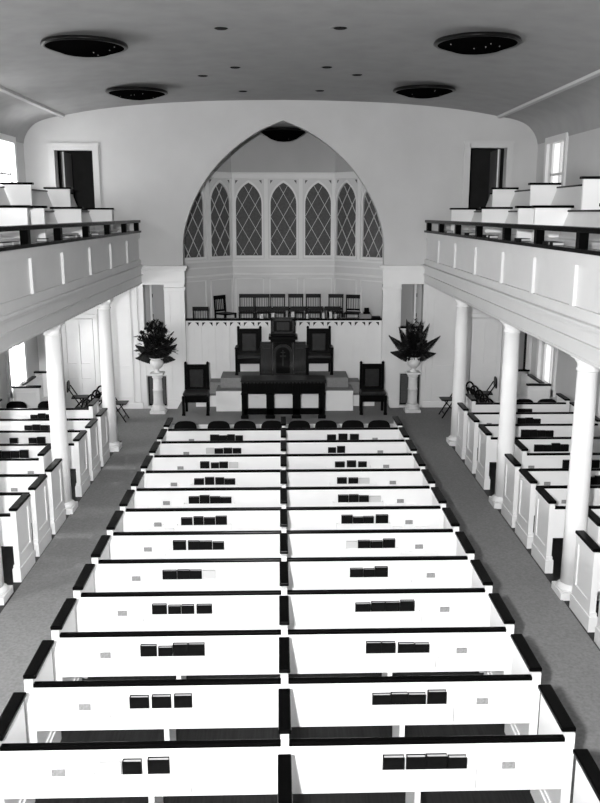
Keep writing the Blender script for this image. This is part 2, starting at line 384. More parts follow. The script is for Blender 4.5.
for k in (-1, 0, 1):
    mt, L = facet_matrix(k)
    if k == 0: cs = [FX - 0.93, FX, FX + 0.93]
    elif k < 0: cs = [FL - 0.42 - 0.93 * i for i in (2, 1, 0)]
    else: cs = [0.42 + 0.93 * i for i in (0, 1, 2)]
    fh = [lancet(c, 0.352, 3.66, 5.585, 5.02) for c in cs]
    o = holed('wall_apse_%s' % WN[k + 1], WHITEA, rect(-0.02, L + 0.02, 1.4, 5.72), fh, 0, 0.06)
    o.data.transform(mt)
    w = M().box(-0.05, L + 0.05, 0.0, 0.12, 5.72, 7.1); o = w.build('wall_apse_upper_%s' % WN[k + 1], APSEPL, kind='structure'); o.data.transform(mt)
    b = M()
    b.box(0, L, -0.05, 0.0, 5.68, 5.80, 0.008).box(0, L, -0.08, 0.0, 5.80, 5.84, 0.008)
    b.box(0, L, -0.06, 0.0, 3.52, 3.58, 0.008).box(0, L, -0.03, 0, 3.36, 3.40).box(0, L, -0.04, 0.0, 3.14, 3.2, 0.008)
    # mullions
    edges = [0.03] + [(a + c) / 2 for a, c in zip(cs, cs[1:])] + [L - 0.03]
    for e in edges: b.box(e - 0.05, e + 0.05, -0.045, 0.0, 3.58, 5.68)
    # wainscot panels: raised frames
    for c in cs:
        for (xa, xb, za, zb) in ((c - 0.39, c - 0.36, 2.0, 3.06), (c + 0.36, c + 0.39, 2.0, 3.06), (c - 0.39, c + 0.39, 3.03, 3.06), (c - 0.39, c + 0.39, 1.97, 2.0)): b.box(xa, xb, -0.025, 0.0, za, zb)
    o = trim(b, WHITEP); o.data.transform(mt)
    for i, c in enumerate(cs):
        wn[0] += 1
        f = M()
        po, pi_ = lancet(c, 0.385, 3.64, 5.64, 5.03, 10), lancet(c, 0.345, 3.665, 5.575, 5.02, 10)
        for j in range(len(po) - 1):
            A, B, Cc, D = po[j], po[j + 1], pi_[j + 1], pi_[j]
            f.prism([A, B, Cc, D], 'y', -0.03, 0.0)
        f.box(c - 0.385, c + 0.385, -0.045, 0.0, 3.6, 3.665)
        f = f.build('window_%d' % wn[0], WHITEP, kind='structure'); f.data.transform(mt)
        pn = M().prism(lancet(c, 0.352, 3.66, 5.585, 5.02), 'y', 0.035, 0.055).build('screen', SCREEN, f); pn.data.transform(mt)
        # lattice bars clipped to the lancet
        la = M(); poly = lancet(c, 0.347, 3.665, 5.57, 5.02, 12)
        def inside(x, z):
            r = False; n = len(poly)
            for q in range(n):
                (x1, z1), (x2, z2) = poly[q], poly[(q + 1) % n]
                if (z1 > z) != (z2 > z) and x < (x2 - x1) * (z - z1) / (z2 - z1) + x1: r = not r
            return r
        dw, dh = 0.175, 0.305
        for sg in (-1, 1):
            for q in range(-9, 10):
                # line through (c, 5.30 + q*2*dh) with slope dh/dw
                z_at = 5.30 + q * 2 * dh
                run = None
                for t in range(-60, 61):
                    x = c + t * 0.006; z = z_at + sg * (x - c) * dh / dw
                    if inside(x, z):
                        if run is None: run = [(x, z), (x, z)]
                        run[1] = (x, z)
                if run and abs(run[0][0] - run[1][0]) > 0.02:
                    la.bar((run[0][0], 0.02, run[0][1]), (run[1][0], 0.02, run[1][1]), 0.012, 0.018, (0, 1, 0))
        la = la.build('lattice', LATT, f); la.data.transform(mt)
        for e in (-1, 1):
            x = c + e * 0.315
            sp = M().prism([(x - 0.035, 5.64), (x + 0.035, 5.64), (x + e * 0.035, 5.55)] , 'y', -0.006, 0.004).build('spandrel', SCREEN, f); sp.data.transform(mt)
M().box(-3.7, 3.7, YW + 0.28, 23.2, 6.88, 7.0).build('ceiling_apse', APSEPL, kind='structure')
for s in (-1, 1):
    xa, xb = sorted((s * 2.62, s * 2.70))
# choir floor (two levels)
M().box(-2.42, 2.47, YW + 0.2, 21.9, 1.45, 1.56).box(-1.5, 1.55, 21.9, 22.95, 1.45, 1.76).box(-2.1, -1.5, 21.9, 22.25, 1.45, 1.76).box(1.55, 2.15, 21.9, 22.25, 1.45, 1.76).build('floor_choir', CARPET2, kind='structure')

# choir parapet
t = thing('choir_parapet', 'white boarded choir parapet with black top rail behind the pulpit', 'parapet', (XC, 20.6, 0))
M().box(-2.42, 2.42, -0.03, 0.03, 0.2, 2.2).build('panel', WHITEP, t)
b = M()
for k in range(15):
    x = -2.40 + k * 0.343; b.box(max(x - 0.02, -2.42), min(x + 0.02, 2.42), -0.055, -0.03, 0.2, 2.2); b.box(max(x - 0.175, -2.42), max(x - 0.165, -2.41), -0.036, -0.03, 0.2, 2.02)
b.box(-2.42, 2.42, -0.05, -0.03, 2.17, 2.2)
b.build('batten', WHITEP, t)
M().box(-2.42, 2.42, -0.09, 0.16, 2.2, 2.245, 0.008).build('top_rail', BLACK, t)
for k in range(28):
    x = -2.32 + k * 0.1715
    e = 1 if k % 2 == 0 else -1
    M().prism([(x - e * 0.042, 2.155), (x + e * 0.042, 2.155), (x + e * 0.008, 2.125), (x - e * 0.042, 2.06)], 'y', -0.036, -0.028).build('spandrel', HOLE, t)

# ------------------------------------------------------------------ carpet
Z = 0.012
tag(M().box(-3.47, -2.19, -3.4, 15.5, 0, Z).build('aisle_carpet', CARPET), 'grey carpet strip along the left aisle', 'carpet')
tag(M().box(2.245, 3.52, -3.4, 15.5, 0, Z).build('aisle_carpet', CARPET), 'grey carpet strip along the right aisle', 'carpet')
c = M().box(-3.47, 3.52, 15.5, 17.45, 0, Z).box(-5.95, 5.98, 17.45, 18.09, 0, Z)
tag(c.build('front_carpet', CARPET), 'grey carpet across the church between front pews and platform', 'carpet')
for s_, a, b_ in ((-1, -5.95, -2.56), (1, 2.58, 5.98)):
    tag(M().box(a, b_, 18.09, YW - 0.09, 0, Z).build('corner_carpet', CARPET), 'grey carpet beside the platform in the %s corner' % ('left' if s_ < 0 else 'right'), 'carpet')

# ------------------------------------------------------------------ platform and steps
t = thing('platform', 'low wide grey-carpeted platform with white riser under the communion table', 'platform', (0, 18.1, 0))
M().box(-2.55, 2.57, 0.0, 2.38, 0, 0.185).build('riser', WHITE, t)
M().box(-2.55, 2.57, 0.0, 2.38, 0.185, 0.2).build('carpet_top', CARPET2, t)
t = thing('pulpit_stage', 'white-fronted stepped stage with grey carpet carrying the pulpit', 'stage', (0, 19.3, 0.2))
M().box(-1.59, 1.655, 0, 0.5, 0, 0.485).build('riser', WHITE, t)
M().box(-2.12, -1.59, 0.5, 1.2, 0, 0.27).build('side_step', WHITE, t); M().box(1.655, 2.22, 0.5, 1.2, 0, 0.27).build('side_step', WHITE, t)
M().box(-1.59, 1.655, 0, 0.5, 0.485, 0.5).box(-1.5, 1.56, 0.35, 1.2, 0.5, 0.735).box(-2.12, -1.59, 0.5, 1.2, 0.27, 0.285).box(1.655, 2.22, 0.5, 1.2, 0.27, 0.285).box(-1.80, -1.5, 0.68, 1.2, 0.285, 0.56).box(1.56, 1.87, 0.68, 1.2, 0.285, 0.56).box(-1.59, 1.655, 0.5, 1.2, 0.0, 0.5).build('carpet_top', CARPET2, t)

# communion table
t = thing('communion_table', 'long dark carved communion table with three open bays on the low platform', 'table', (0.0, 18.5, 0.2))
M().box(-0.97, 0.97, 0, 0.62, 0.86, 0.90, 0.01).build('tabletop', MIDW, t)  # lighter walnut puts the top's reflections into the colour
M().box(-0.91, 0.91, 0.04, 0.07, 0.58, 0.86).box(-0.91, 0.91, 0.55, 0.58, 0.62, 0.86).box(-0.91, -0.88, 0.06, 0.56, 0.62, 0.86).box(0.88, 0.91, 0.06, 0.56, 0.62, 0.86).build('apron', DARKW, t)
b = M()
for k in range(24):
    x = -0.93 + k * 0.0805; b.box(x, x + 0.045, 0.012, 0.04, 0.825, 0.86)
b.build('dentil_moulding', MIDW, t)
for x in (-0.88, -0.30, 0.30, 0.88):
    w = 0.07 if abs(x) > 0.5 else 0.09
    M().box(x - w, x + w, 0.03, 0.11, 0.0, 0.86, 0.008).box(x - w - 0.02, x + w + 0.02, 0.02, 0.12, 0, 0.08, 0.01).box(x - w - 0.012, x + w + 0.012, 0.02, 0.115, 0.56, 0.6, 0.006).build('leg', DARKW, t)
for x in (-0.88, 0.88): M().box(x - 0.06, x + 0.06, 0.5, 0.6, 0.0, 0.86, 0.008).build('leg', DARKW, t)
M().box(-0.9, 0.9, 0.03, 0.10, 0.10, 0.24, 0.008).box(-0.9, -0.86, 0.08, 0.55, 0.12, 0.2).box(0.86, 0.9, 0.08, 0.55, 0.12, 0.2).build('stretcher', DARKW, t)

# pulpit
t = thing('pulpit', 'dark carved wooden pulpit with slanted reading desk between two armchairs', 'pulpit', (0.0, 19.68, 0.935))
M().prism([(-0.25, 0), (0.24, 0), (0.24, 0.86), (-0.25, 0.86)], 'y', 0, 0.42).build('body', DARKW, t)
b = M()
po, pi_ = lancet(-0.005, 0.21, 0.08, 0.80, 0.62), lancet(-0.005, 0.165, 0.08, 0.74, 0.58)
for j in range(len(po) - 1): b.prism([po[j], po[j + 1], pi_[j + 1], pi_[j]], 'y', -0.03, 0)
b.box(-0.25, -0.215, -0.025, 0, 0, 0.86).box(0.205, 0.24, -0.025, 0, 0, 0.86)
b.build('arch_frame', MIDW, t)
M().box(-0.02, 0.01, -0.018, 0, 0.28, 0.66).box(-0.075, 0.065, -0.018, 0, 0.50, 0.53).box(-0.06, 0.05, -0.016, 0, 0.60, 0.615).build('cross', MIDW, t)
M().box(-0.30, 0.29, -0.06, 0.46, 0.86, 0.92, 0.012).box(-0.345, 0.335, -0.09, 0.48, 0.92, 1.0, 0.015).box(-0.30, 0.29, -0.05, 0.45, 1.0, 1.06, 0.01).build('cornice', DARKW, t)
b = M().prism([(-0.02, 1.06), (0.42, 1.06), (0.42, 1.30), (0.10, 1.44), (-0.02, 1.44)], 'x', -0.29, 0.29)
b.build('reading_desk', DARKW, t)
M().box(-0.27, -0.22, -0.045, -0.02, 1.08, 1.42).box(0.22, 0.27, -0.045, -0.02, 1.08, 1.42).box(-0.27, 0.27, -0.045, -0.02, 1.37, 1.43).box(-0.27, 0.27, -0.045, -0.02, 1.07, 1.11).build('desk_frame', MIDW, t)
M().box(-0.15, 0.15, -0.035, -0.02, 1.14, 1.34, 0.004).build('desk_panel', MIDW, t)
for s in (-1, 1):
    xa, xb = sorted((s * 0.25 - 0.005, s * 0.54))
    b = M().box(xa, xb, 0.08, 0.13, 0.0, 0.82)
    b.box(xa, xb, 0.05, 0.16, 0.80, 0.85, 0.01).box(xa, xb, 0.06, 0.13, 0.0, 0.12)
    xm = (xa + xb) / 2; b.box(xm - 0.09, xm + 0.09, 0.065, 0.08, 0.2, 0.7)
    b.build('side_panel', MIDW, t)
M().box(-0.27, 0.26, -0.035, 0.44, 0.0, 0.10, 0.01).build('plinth', MIDW, t)

# throne-like chairs
def hall_chair(label, arms, W, D, sh, H, loc):
    t = thing('high_backed_chair', label, 'chair', loc)
    hw = W / 2
    hb = hw - (0.03 if arms else 0.022)
    for s in (-1, 1):
        x = s * (hb - 0.03)
        M().box(x - 0.03, x + 0.03, D - 0.07, D, 0, H, 0.006).lathe([(0.032, 0), (0.036, 0.02), (0.02, 0.05), (0, 0.06)], (x, D - 0.035, H)).build('back_post', DARKW, t)
        x = s * (hw - 0.03)
        M().box(x - 0.033, x + 0.033, 0, 0.07, 0, (sh + 0.22 if arms else sh - 0.02), 0.006).box(x - 0.04, x + 0.04, -0.005, 0.075, 0, 0.05, 0.006).build('front_leg', DARKW, t)
        if arms:
            M().box(x - 0.04, x + 0.04, -0.03, D - 0.05, sh + 0.22, sh + 0.26, 0.012).build('armrest', DARKW, t)
    M().box(-hb + 0.06, hb - 0.06, D - 0.06, D - 0.02, sh + 0.05, H - 0.03).box(-hb + 0.06, hb - 0.06, D - 0.065, D - 0.01, H - 0.09, H - 0.01, 0.008).build('backrest', DARKW, t)
    M().box(-hb + 0.13, hb - 0.13, D - 0.085, D - 0.055, sh + 0.12, H - 0.13, 0.012).build('back_cushion', LEATHER, t)
    M().box(-hw + 0.04, hw - 0.04, 0.03, D - 0.03, sh - 0.14, sh - 0.01).build('seat_frame', DARKW, t)
    M().box(-hw + 0.02, hw - 0.02, 0.0, D - 0.07, sh - 0.01, sh + 0.06, 0.02).build('seat_cushion', LEATHER, t)
    if not arms: M().box(-hw + 0.05, hw - 0.05, 0.03, 0.05, sh - 0.17, sh - 0.13).build('apron', DARKW, t)
    return t
hall_chair('large dark armchair with leather back left of the pulpit on the stage', True, 0.66, 0.5, 0.42, 1.09, (-0.83, 19.98, 0.935))
hall_chair('large dark armchair with leather back right of the pulpit on the stage', True, 0.66, 0.5, 0.42, 1.09, (0.88, 19.98, 0.935))
hall_chair('dark high-backed leather chair standing left of the communion table', False, 0.62, 0.5, 0.48, 1.14, (-2.03, 18.85, 0.2))
hall_chair('dark high-backed leather chair standing right of the communion table', False, 0.62, 0.5, 0.48, 1.14, (2.09, 18.85, 0.2))

# ------------------------------------------------------------------ choir chairs
def slat_chair():
    t = thing('choir_chair', '', 'chair')
    for s in (-1, 1):
        M().bar((s * 0.185, 0.36, 0), (s * 0.185, 0.42, 0.88), 0.035, 0.03, (1, 0, 0)).build('back_post', CHAIRM, t)
        M().box(s * 0.19 - 0.018, s * 0.19 + 0.018, 0.0, 0.036, 0, 0.42).build('front_leg', CHAIRM, t)
    M().prism([(0.395, 0.80), (0.425, 0.80), (0.43, 0.90), (0.40, 0.90)], 'x', -0.205, 0.205).build('top_rail', CHAIRM, t)
    b = M()
    for k in range(5):
        x = -0.13 + k * 0.065; b.bar((x, 0.385, 0.5), (x, 0.41, 0.82), 0.02, 0.012, (1, 0, 0))
    b.box(-0.18, 0.18, 0.375, 0.40, 0.48, 0.53)
    b.build('back_slats', CHAIRM, t)
    M().box(-0.21, 0.21, -0.02, 0.40, 0.42, 0.455, 0.01).build('seat', CHAIRM, t)
    M().box(-0.19, 0.19, 0.01, 0.03, 0.2, 0.23).build('stretcher', CHAIRM, t); M().box(-0.19, 0.19, 0.37, 0.39, 0.2, 0.23).build('stretcher', CHAIRM, t)
    return t
sc = slat_chair(); used = False
CH = [(-0.975, 22.2, 1.76, 0, 'leftmost upright chair of the back row in the choir'),
      (-0.565, 22.2, 1.76, 0, 'second chair from the left in the choir back row'),
      (-0.145, 22.2, 1.76, 0, 'third chair from the left in the choir back row, behind the pulpit'),
      (0.345, 22.2, 1.76, 0, 'fourth chair from the left in the choir back row'),
      (0.82, 22.2, 1.76, 0, 'fifth chair from the left in the choir back row'),
      (1.38, 22.15, 1.76, -0.12, 'slightly turned chair near the right end of the choir back row'),
      (1.80, 21.97, 1.76, -0.22, 'angled chair at the right end of the choir back row')]
for x, y, z, rz, lb in CH:
    if z == 1.73: z = 1.56
    place(sc, used, (x, y, z), rz, 'dark slat-backed ' + lb, 'dark slat-backed chairs in the choir loft'); used = True
place(sc, used, (-1.38, 21.97, 1.76), PI / 2 - 0.75, 'dark slat-backed chair turned sideways in the choir, facing right', 'dark slat-backed chairs in the choir loft')
for i, (x, lb) in enumerate([(-2.1, 'dark slat-backed chair alone at the left end of the choir front row')] + [(-0.93 + 0.44 * k, 'dark slat-backed front row choir chair, %s from the left behind the parapet rail' % ORD[k + 1]) for k in range(6)]):
    place(sc, True, (x, 20.93 if i else 20.9, 1.56), 0, lb, 'dark slat-backed chairs in the choir loft')
# papers on the parapet
for i, (x, w) in enumerate(((-0.53, 0.12), (-0.25, 0.10), (0.24, 0.11), (0.60, 0.07), (1.0, 0.08), (1.18, 0.09), (1.30, 0.07))):
    b = M().prism([(-0.02, 0), (0.02, 0), (0.05, 0.10 + 0.03 * (i % 3)), (0.045, 0.10 + 0.03 * (i % 3))], 'x', -w * 0.36, w * 0.36)
    o = b.build('folded_paper', PAPER); o.location = (x, 20.6, 2.245)
    tag(o, 'small white folded paper standing on the choir parapet, %s of seven from the left' % ('first', 'second', 'third', 'fourth', 'fifth', 'sixth', 'last')[i], 'paper', 'white papers on the choir parapet')
b = M()
for k in range(6):
    b.box(-0.15 + 0.008 * (k % 3), 0.14 + 0.008 * (k % 2), -0.10, 0.11 - 0.01 * (k % 2), k * 0.018, k * 0.018 + 0.015)
o = b.build('paper_stack', CARDG); o.location = (2.03, 20.62, 2.245); tag(o, 'stack of grey papers at the right end of the choir parapet', 'papers')
b = M().box(-0.08, 0.08, -0.06, 0.06, 0, 0.05, 0.008).box(-0.06, 0.06, -0.045, 0.045, 0.05, 0.15, 0.015)
o = b.build('dark_box', BLACK); o.location = (2.07, 20.62, 2.353); tag(o, 'small dark box on top of the paper stack at the choir parapet', 'box')
o = M().box(-0.1, 0.1, -0.08, 0.08, 0, 0.045, 0.006).build('closed_book', BOOKC); o.location = (2.31, 20.62, 2.245); tag(o, 'dark closed book lying at the far right end of the choir parapet', 'book')

# ------------------------------------------------------------------ pedestals, vases, flowers
def pedestal(label, loc):
    t = thing('flower_pedestal', label, 'pedestal', loc)
    M().box(-0.19, 0.19, -0.19, 0.19, 0, 0.07, 0.008).lathe([(0.18, 0.07), (0.185, 0.1), (0.16, 0.13), (0.145, 0.15), (0.16, 0.17), (0.135, 0.2)]).build('base', STONE, t)
    M().lathe([(0.125, 0.2), (0.115, 0.3), (0.112, 0.55), (0.122, 0.56), (0.122, 0.58), (0.110, 0.59), (0.105, 0.86)]).build('shaft', STONE, t)
    M().lathe([(0.11, 0.86), (0.13, 0.88), (0.12, 0.9), (0.155, 0.94), (0.155, 0.95)]).box(-0.165, 0.165, -0.165, 0.165, 0.95, 1.0, 0.008).build('capital', STONE, t)
    return t
def vase(label, loc):
    t = thing('urn_vase', label, 'vase', loc)
    M().lathe([(0.09, 0), (0.09, 0.02), (0.045, 0.05), (0.04, 0.08), (0.06, 0.1)]).build('foot', STONE, t)
    M().lathe([(0.06, 0.09), (0.13, 0.15), (0.165, 0.23), (0.16, 0.29), (0.135, 0.32)]).build('bowl', STONE, t)
    M().lathe([(0.135, 0.32), (0.15, 0.335), (0.175, 0.36), (0.165, 0.365), (0.12, 0.33), (0, 0.3)]).build('rim', STONE, t)
    return t
def blade(mm, base, d, L, w, droop, seg=6, ref=(0, 0, 1)):
    base = Vector(base); d = Vector(d).normalized(); side = d.cross(Vector(ref))
    if side.length < 1e-3: side = Vector((1, 0, 0))
    side.normalize()
    pr = []
    for i in range(seg + 1):
        t = i / seg
        p = base + d * (L * t) + Vector((0, 0, -droop * t * t))
        ww = w * math.sin(PI * min(0.97, 0.12 + 0.85 * t)) + 0.002
        pr.append((p - side * ww, p + side * ww + Vector((0, 0, 0.006))))
    nrm = side.cross(d).normalized() * 0.003
    for (a, b), (c_, e) in zip(pr, pr[1:]):
        mm.quad(a, b, e, c_)
        mm.quad(a + nrm, b + nrm, e + nrm, c_ + nrm)
def frond(mm, base, d, L, droop, lw=0.12, n=30):
    base = Vector(base); d = Vector(d).normalized()
    side = d.cross(Vector((0, 1, 0)))
    if side.length < 1e-3: side = Vector((1, 0, 0))
    side.normalize()
    pts = [base + d * (L * i / n) + Vector((0, 0, -droop * (i / n) ** 2)) for i in range(n + 1)]
    mm.tube(pts, [0.007 * (1 - 0.7 * i / n) for i in range(n + 1)], 5)
    for i in range(3, n + 1):
        tdir = (pts[i] - pts[i - 1]).normalized()
        ln = lw * (1.0 - 0.93 * (i / n) ** 1.6) * 1.45
        for s in (-1, 1):
            blade(mm, pts[i], tdir * 0.75 + side * s + Vector((0, random.uniform(-.3, .3), -0.1)), ln, 0.017, 0.02, 3, (random.uniform(-.5, .5), -1, random.uniform(-.5, .5)))
def arrangement(label, loc, up, fr, seed, wide, body=1.0):
    random.seed(seed)
    t = thing('flower_arrangement', label, 'flowers', loc)
    for d, L, dr in fr:
        b = M(); frond(b, (0, 0, 0.02), d, L, dr); b.build('frond', LEAF, t)
    b = M()
    for k in range(440):
        a = random.uniform(0, 2 * PI); u = random.random() ** 0.45
        el = random.uniform(-0.35, 1.4)
        st = Vector((math.cos(a) * math.cos(el) * 0.40, math.sin(a) * math.cos(el) * 0.17, 0.30 + math.sin(el) * 0.50)) * u * wide * body
        d = Vector((st.x, st.y, st.z - 0.1)).normalized() + Vector((random.uniform(-.7, .7), random.uniform(-.5, .3), random.uniform(-.5, .6)))
        st.z = max(st.z, 0.03)
        blade(b, st, d, random.uniform(0.10, 0.19), random.uniform(0.022, 0.042), random.uniform(0.02, 0.07), 4)
    b.build('leaves', LEAF2, t)
    b = M()
    for (x, z) in up:
        tip = Vector((x, random.uniform(-.06, .06), z)); 
        b.tube([(0, 0, 0.0), tip * 0.5 + Vector((0, 0, .03)), tip], [0.007, 0.006, 0.003], 5)
        for j in range(9):
            p = tip * (0.45 + 0.06 * j)
            for s in (-1, 1): blade(b, p, Vector((s * 0.7, random.uniform(-.5, .5), 0.9)), 0.13 - 0.006 * j, 0.034, 0.0, 3)
    b.build('flower_spikes', LEAF, t)
    return t
PL, PR = (-3.06, 20.0), (3.17, 20.0)
pedestal('white turned pedestal left of the platform under a flower urn', (PL[0], PL[1], 0.012))
pedestal('white turned pedestal right of the platform under a palm arrangement', (PR[0], PR[1], 0.012))
vase('white stone urn on the left pedestal holding dark foliage', (PL[0], PL[1], 1.012))
vase('white stone urn on the right pedestal holding palm fronds', (PR[0], PR[1], 1.012))
arrangement('dark leafy arrangement with tall flower spikes in the left urn', (PL[0], PL[1], 1.33),
            [(0.0, 1.0), (0.13, 0.93), (-0.12, 0.95), (0.22, 0.75), (-0.22, 0.8), (0.36, 0.62), (-0.36, 0.66), (0.48, 0.5)],
            [((-0.75, -0.1, 0.62), 0.62, 0.05), ((0.8, 0, 0.62), 0.62, 0.03), ((0.6, -0.2, 0.85), 0.62, 0.03), ((-0.6, 0, 1.0), 0.6, 0.0), ((-0.9, -0.1, 0.2), 0.5, 0.08), ((0.9, -0.1, 0.15), 0.45, 0.08)], 3, 1.1)
arrangement('dark arrangement of palm fronds and broad leaves in the right urn', (PR[0], PR[1], 1.33),
            [(0.0, 1.0), (0.1, 0.92), (-0.12, 0.9), (0.22, 0.9), (-0.05, 0.85)],
            [((-0.8, -0.1, 0.78), 0.86, 0.04), ((0.85, 0, 0.72), 0.82, -0.0), ((-0.5, -0.1, 1.0), 0.85, 0.0), ((0.5, 0.1, 1.1), 0.9, 0.0), ((0.2, -0.1, 1.2), 0.95, 0.0), ((-0.25, 0, 1.2), 0.95, 0.0), ((-0.95, -0.1, 0.35), 0.6, 0.05), ((0.9, -0.1, 0.3), 0.55, 0.05)], 5, 1.1, 0.68)

# ------------------------------------------------------------------ columns
def column(label, loc):
    t = thing('column', label, 'column', loc, 0, 'white columns carrying the galleries')
    M().box(-0.19, 0.19, -0.19, 0.19, 0, 0.10, 0.006).lathe([(0.175, 0.10), (0.185, 0.125), (0.175, 0.15), (0.15, 0.165), (0.145, 0.18)]).build('base', WHITE, t)
    M().lathe([(0.138, 0.18), (0.136, 1.0), (0.128, 2.1), (0.118, 2.96)], n=36).build('shaft', WHITE, t)
    M().lathe([(0.118, 2.92), (0.135, 2.93), (0.135, 2.95), (0.122, 2.96), (0.125, 3.01), (0.155, 3.05), (0.158, 3.07)], n=36).box(-0.165, 0.165, -0.165, 0.165, 3.07, 3.125, 0.005).build('capital', WHITE, t)
    return t
for s, ys, xs in ((-1, (9.88, 13.1, 16.75), (3.69, 3.62, 3.57)), (1, (9.86, 13.22, 17.05), (3.68, 3.67, 3.68))):
    sd = 'left' if s < 0 else 'right'
    for y, cx, w in zip(ys, xs, ('nearest', 'middle', 'farthest')):
        column('%s of three white round columns under the %s gallery' % (w, sd), (s * cx, y, 0.0))

# ------------------------------------------------------------------ galleries
STY = [8.1, 9.9, 11.58, 13.27, 15.16, 17.0, 18.8]
for s in (-1, 1):
    sd = 'left' if s < 0 else 'right'
    X0 = 3.45
    def bx(b, xa, xb, *r, **k):
        a, c_ = sorted((s * xa, s * xb)); b.box(a, c_, *r, **k); return b
    Y0, Y1 = 1.0, YW - 0.02
    t = thing('balcony_front', 'white panelled front of the %s gallery above the columns' % sd, 'gallery front', (0.03 if s < 0 else 0, 0, 3.13))
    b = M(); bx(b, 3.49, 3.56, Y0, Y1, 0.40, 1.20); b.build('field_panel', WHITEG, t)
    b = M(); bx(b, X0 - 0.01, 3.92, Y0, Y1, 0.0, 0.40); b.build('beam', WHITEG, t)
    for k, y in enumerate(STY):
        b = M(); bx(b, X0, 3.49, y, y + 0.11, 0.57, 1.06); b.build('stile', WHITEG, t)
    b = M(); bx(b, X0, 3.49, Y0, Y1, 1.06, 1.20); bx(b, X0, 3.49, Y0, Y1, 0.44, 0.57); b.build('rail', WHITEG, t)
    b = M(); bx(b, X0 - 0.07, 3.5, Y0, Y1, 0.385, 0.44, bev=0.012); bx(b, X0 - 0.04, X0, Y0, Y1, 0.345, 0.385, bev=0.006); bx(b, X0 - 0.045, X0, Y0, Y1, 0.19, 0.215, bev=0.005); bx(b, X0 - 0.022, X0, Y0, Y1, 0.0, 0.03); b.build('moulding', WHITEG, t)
    t = thing('gallery_railing', 'black post and rail along the top of the %s gallery front' % sd, 'railing', (0.03 if s < 0 else 0, 0, 4.33))
    b = M(); bx(b, 3.41, 3.60, Y0, Y1, 0.0, 0.05, bev=0.008); b.build('bottom_rail', BLACK, t)
    b = M(); bx(b, 3.42, 3.58, Y0, Y1, 0.23, 0.295, bev=0.012); b.build('top_rail', BLACK, t)
    for y in STY + [20.38]:
        b = M(); bx(b, 3.45, 3.56, y - 0.08, y + 0.04, 0.05, 0.23); b.build('post', BLACK, t)
    # stepped floor
    b = M(); bx(b, 3.57, 6.05, Y0, Y1, 3.53, 3.8); bx(b, 3.75, 6.05, Y0, Y1, 3.8, 4.0); bx(b, 4.42, 6.05, Y0, Y1, 4.0, 4.42); bx(b, 5.06, 6.05, Y0, Y1, 4.42, 4.84)
    bx(b, 3.93, 6.05, Y0, Y1, 3.2, 3.26)
    b.build('floor_gallery_%s' % sd, PLASTER, kind='structure')
    # gallery pews: seat faces the nave
    def gpew(y0, y1, xi, xo, z0, label, far_end=False, group=None):
        t = thing('gallery_pew', label, 'pew', (0, y0, z0), 0, group)
        H = 0.90; L = y1 - y0
        def end(yy):
            b = M(); bx(b, xi, xo, yy, yy + 0.05, 0, H - 0.04)
            e = b.build('end_panel', WHITE, t)
            b = M(); bx(b, xi - 0.04, xo + 0.04, yy - 0.035, yy + 0.085, H - 0.04, H, bev=0.008); b.build('end_cap', BLACK, e)
        end(0)
        if far_end: end(L - 0.06)
        b = M(); q = 0.05
        poly = [(s * (xo - 0.17), 0.40), (s * (xo - 0.03), H - 0.10), (s * (xo), H - 0.10), (s * (xo - 0.13), 0.40)]
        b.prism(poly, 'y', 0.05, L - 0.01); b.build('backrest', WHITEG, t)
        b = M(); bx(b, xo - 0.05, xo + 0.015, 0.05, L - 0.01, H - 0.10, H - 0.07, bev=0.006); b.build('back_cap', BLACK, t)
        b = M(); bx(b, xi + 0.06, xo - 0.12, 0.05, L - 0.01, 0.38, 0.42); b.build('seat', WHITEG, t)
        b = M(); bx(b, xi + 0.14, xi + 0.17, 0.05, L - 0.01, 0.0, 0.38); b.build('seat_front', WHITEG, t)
        return t
    G = '%s gallery pews' % sd
    gpew(19.3, 20.47, 3.83, 4.37, 4.0, 'white gallery pew in the lower tier nearest the end wall, %s gallery' % sd, group=G)
    gpew(16.35, 19.28, 3.83, 4.37, 4.0, 'second white pew from the end wall in the lower %s gallery tier' % sd, group=G)
    gpew(13.83, 16.33, 3.83, 4.37, 4.0, 'third white pew from the end wall in the lower %s gallery tier' % sd, group=G)
    gpew(10.2, 13.08, 3.86, 4.41, 4.0, 'nearest white pew in view in the lower %s gallery tier' % sd, True, group=G)
    gpew(18.3, 20.47, 4.5, 5.0, 4.42, 'white pew in front of the gallery doorway, upper tier of %s gallery' % sd, group=G)
    gpew(15.5, 18.28, 4.5, 5.0, 4.42, 'second white pew from the doorway in upper tier of %s gallery' % sd, group=G)
    gpew(12.8, 15.48, 4.5, 5.0, 4.42, 'third white pew from the doorway in upper tier of %s gallery' % sd, group=G)

# ------------------------------------------------------------------ ceiling lamps
def bowl_lamp(label, x, y, z, r=0.622, dep=0.15):
    t = thing('ceiling_lamp', label, 'lamp', (x, y, z))
    M().lathe([(r * 0.985, 0.02), (r, 0.0), (r * 1.01, -0.02), (r * 0.97, -0.035), (r * 0.9, -0.035)], n=48).build('rim', RIM, t)
    dp = dep / 0.22
    M().lathe([(r * 0.99, -0.02), (r * 0.93, -0.045 * dp), (r * 0.76, -0.10 * dp), (r * 0.70, -0.115 * dp), (r * 0.55, -0.165 * dp), (r * 0.3, -0.205 * dp), (0, -0.22 * dp)], n=48).build('bowl', LAMP, t)
    random.seed(int(x * 10 + y))
    b = M()  # pale beads added to stand in for glints on the bowl
    for k in range(5):
        a = random.uniform(PI, 2 * PI); q = random.uniform(0.3, 0.85) * r
        zz = (-0.225 + 0.17 * (q / r) ** 2) * dep / 0.22
        b.lathe([(0, -0.012), (0.012, 0), (0, 0.012)], (q * math.cos(a), q * math.sin(a), zz), 8)
    b.build('glint_beads', GLINT, t)
ZL = 7.19
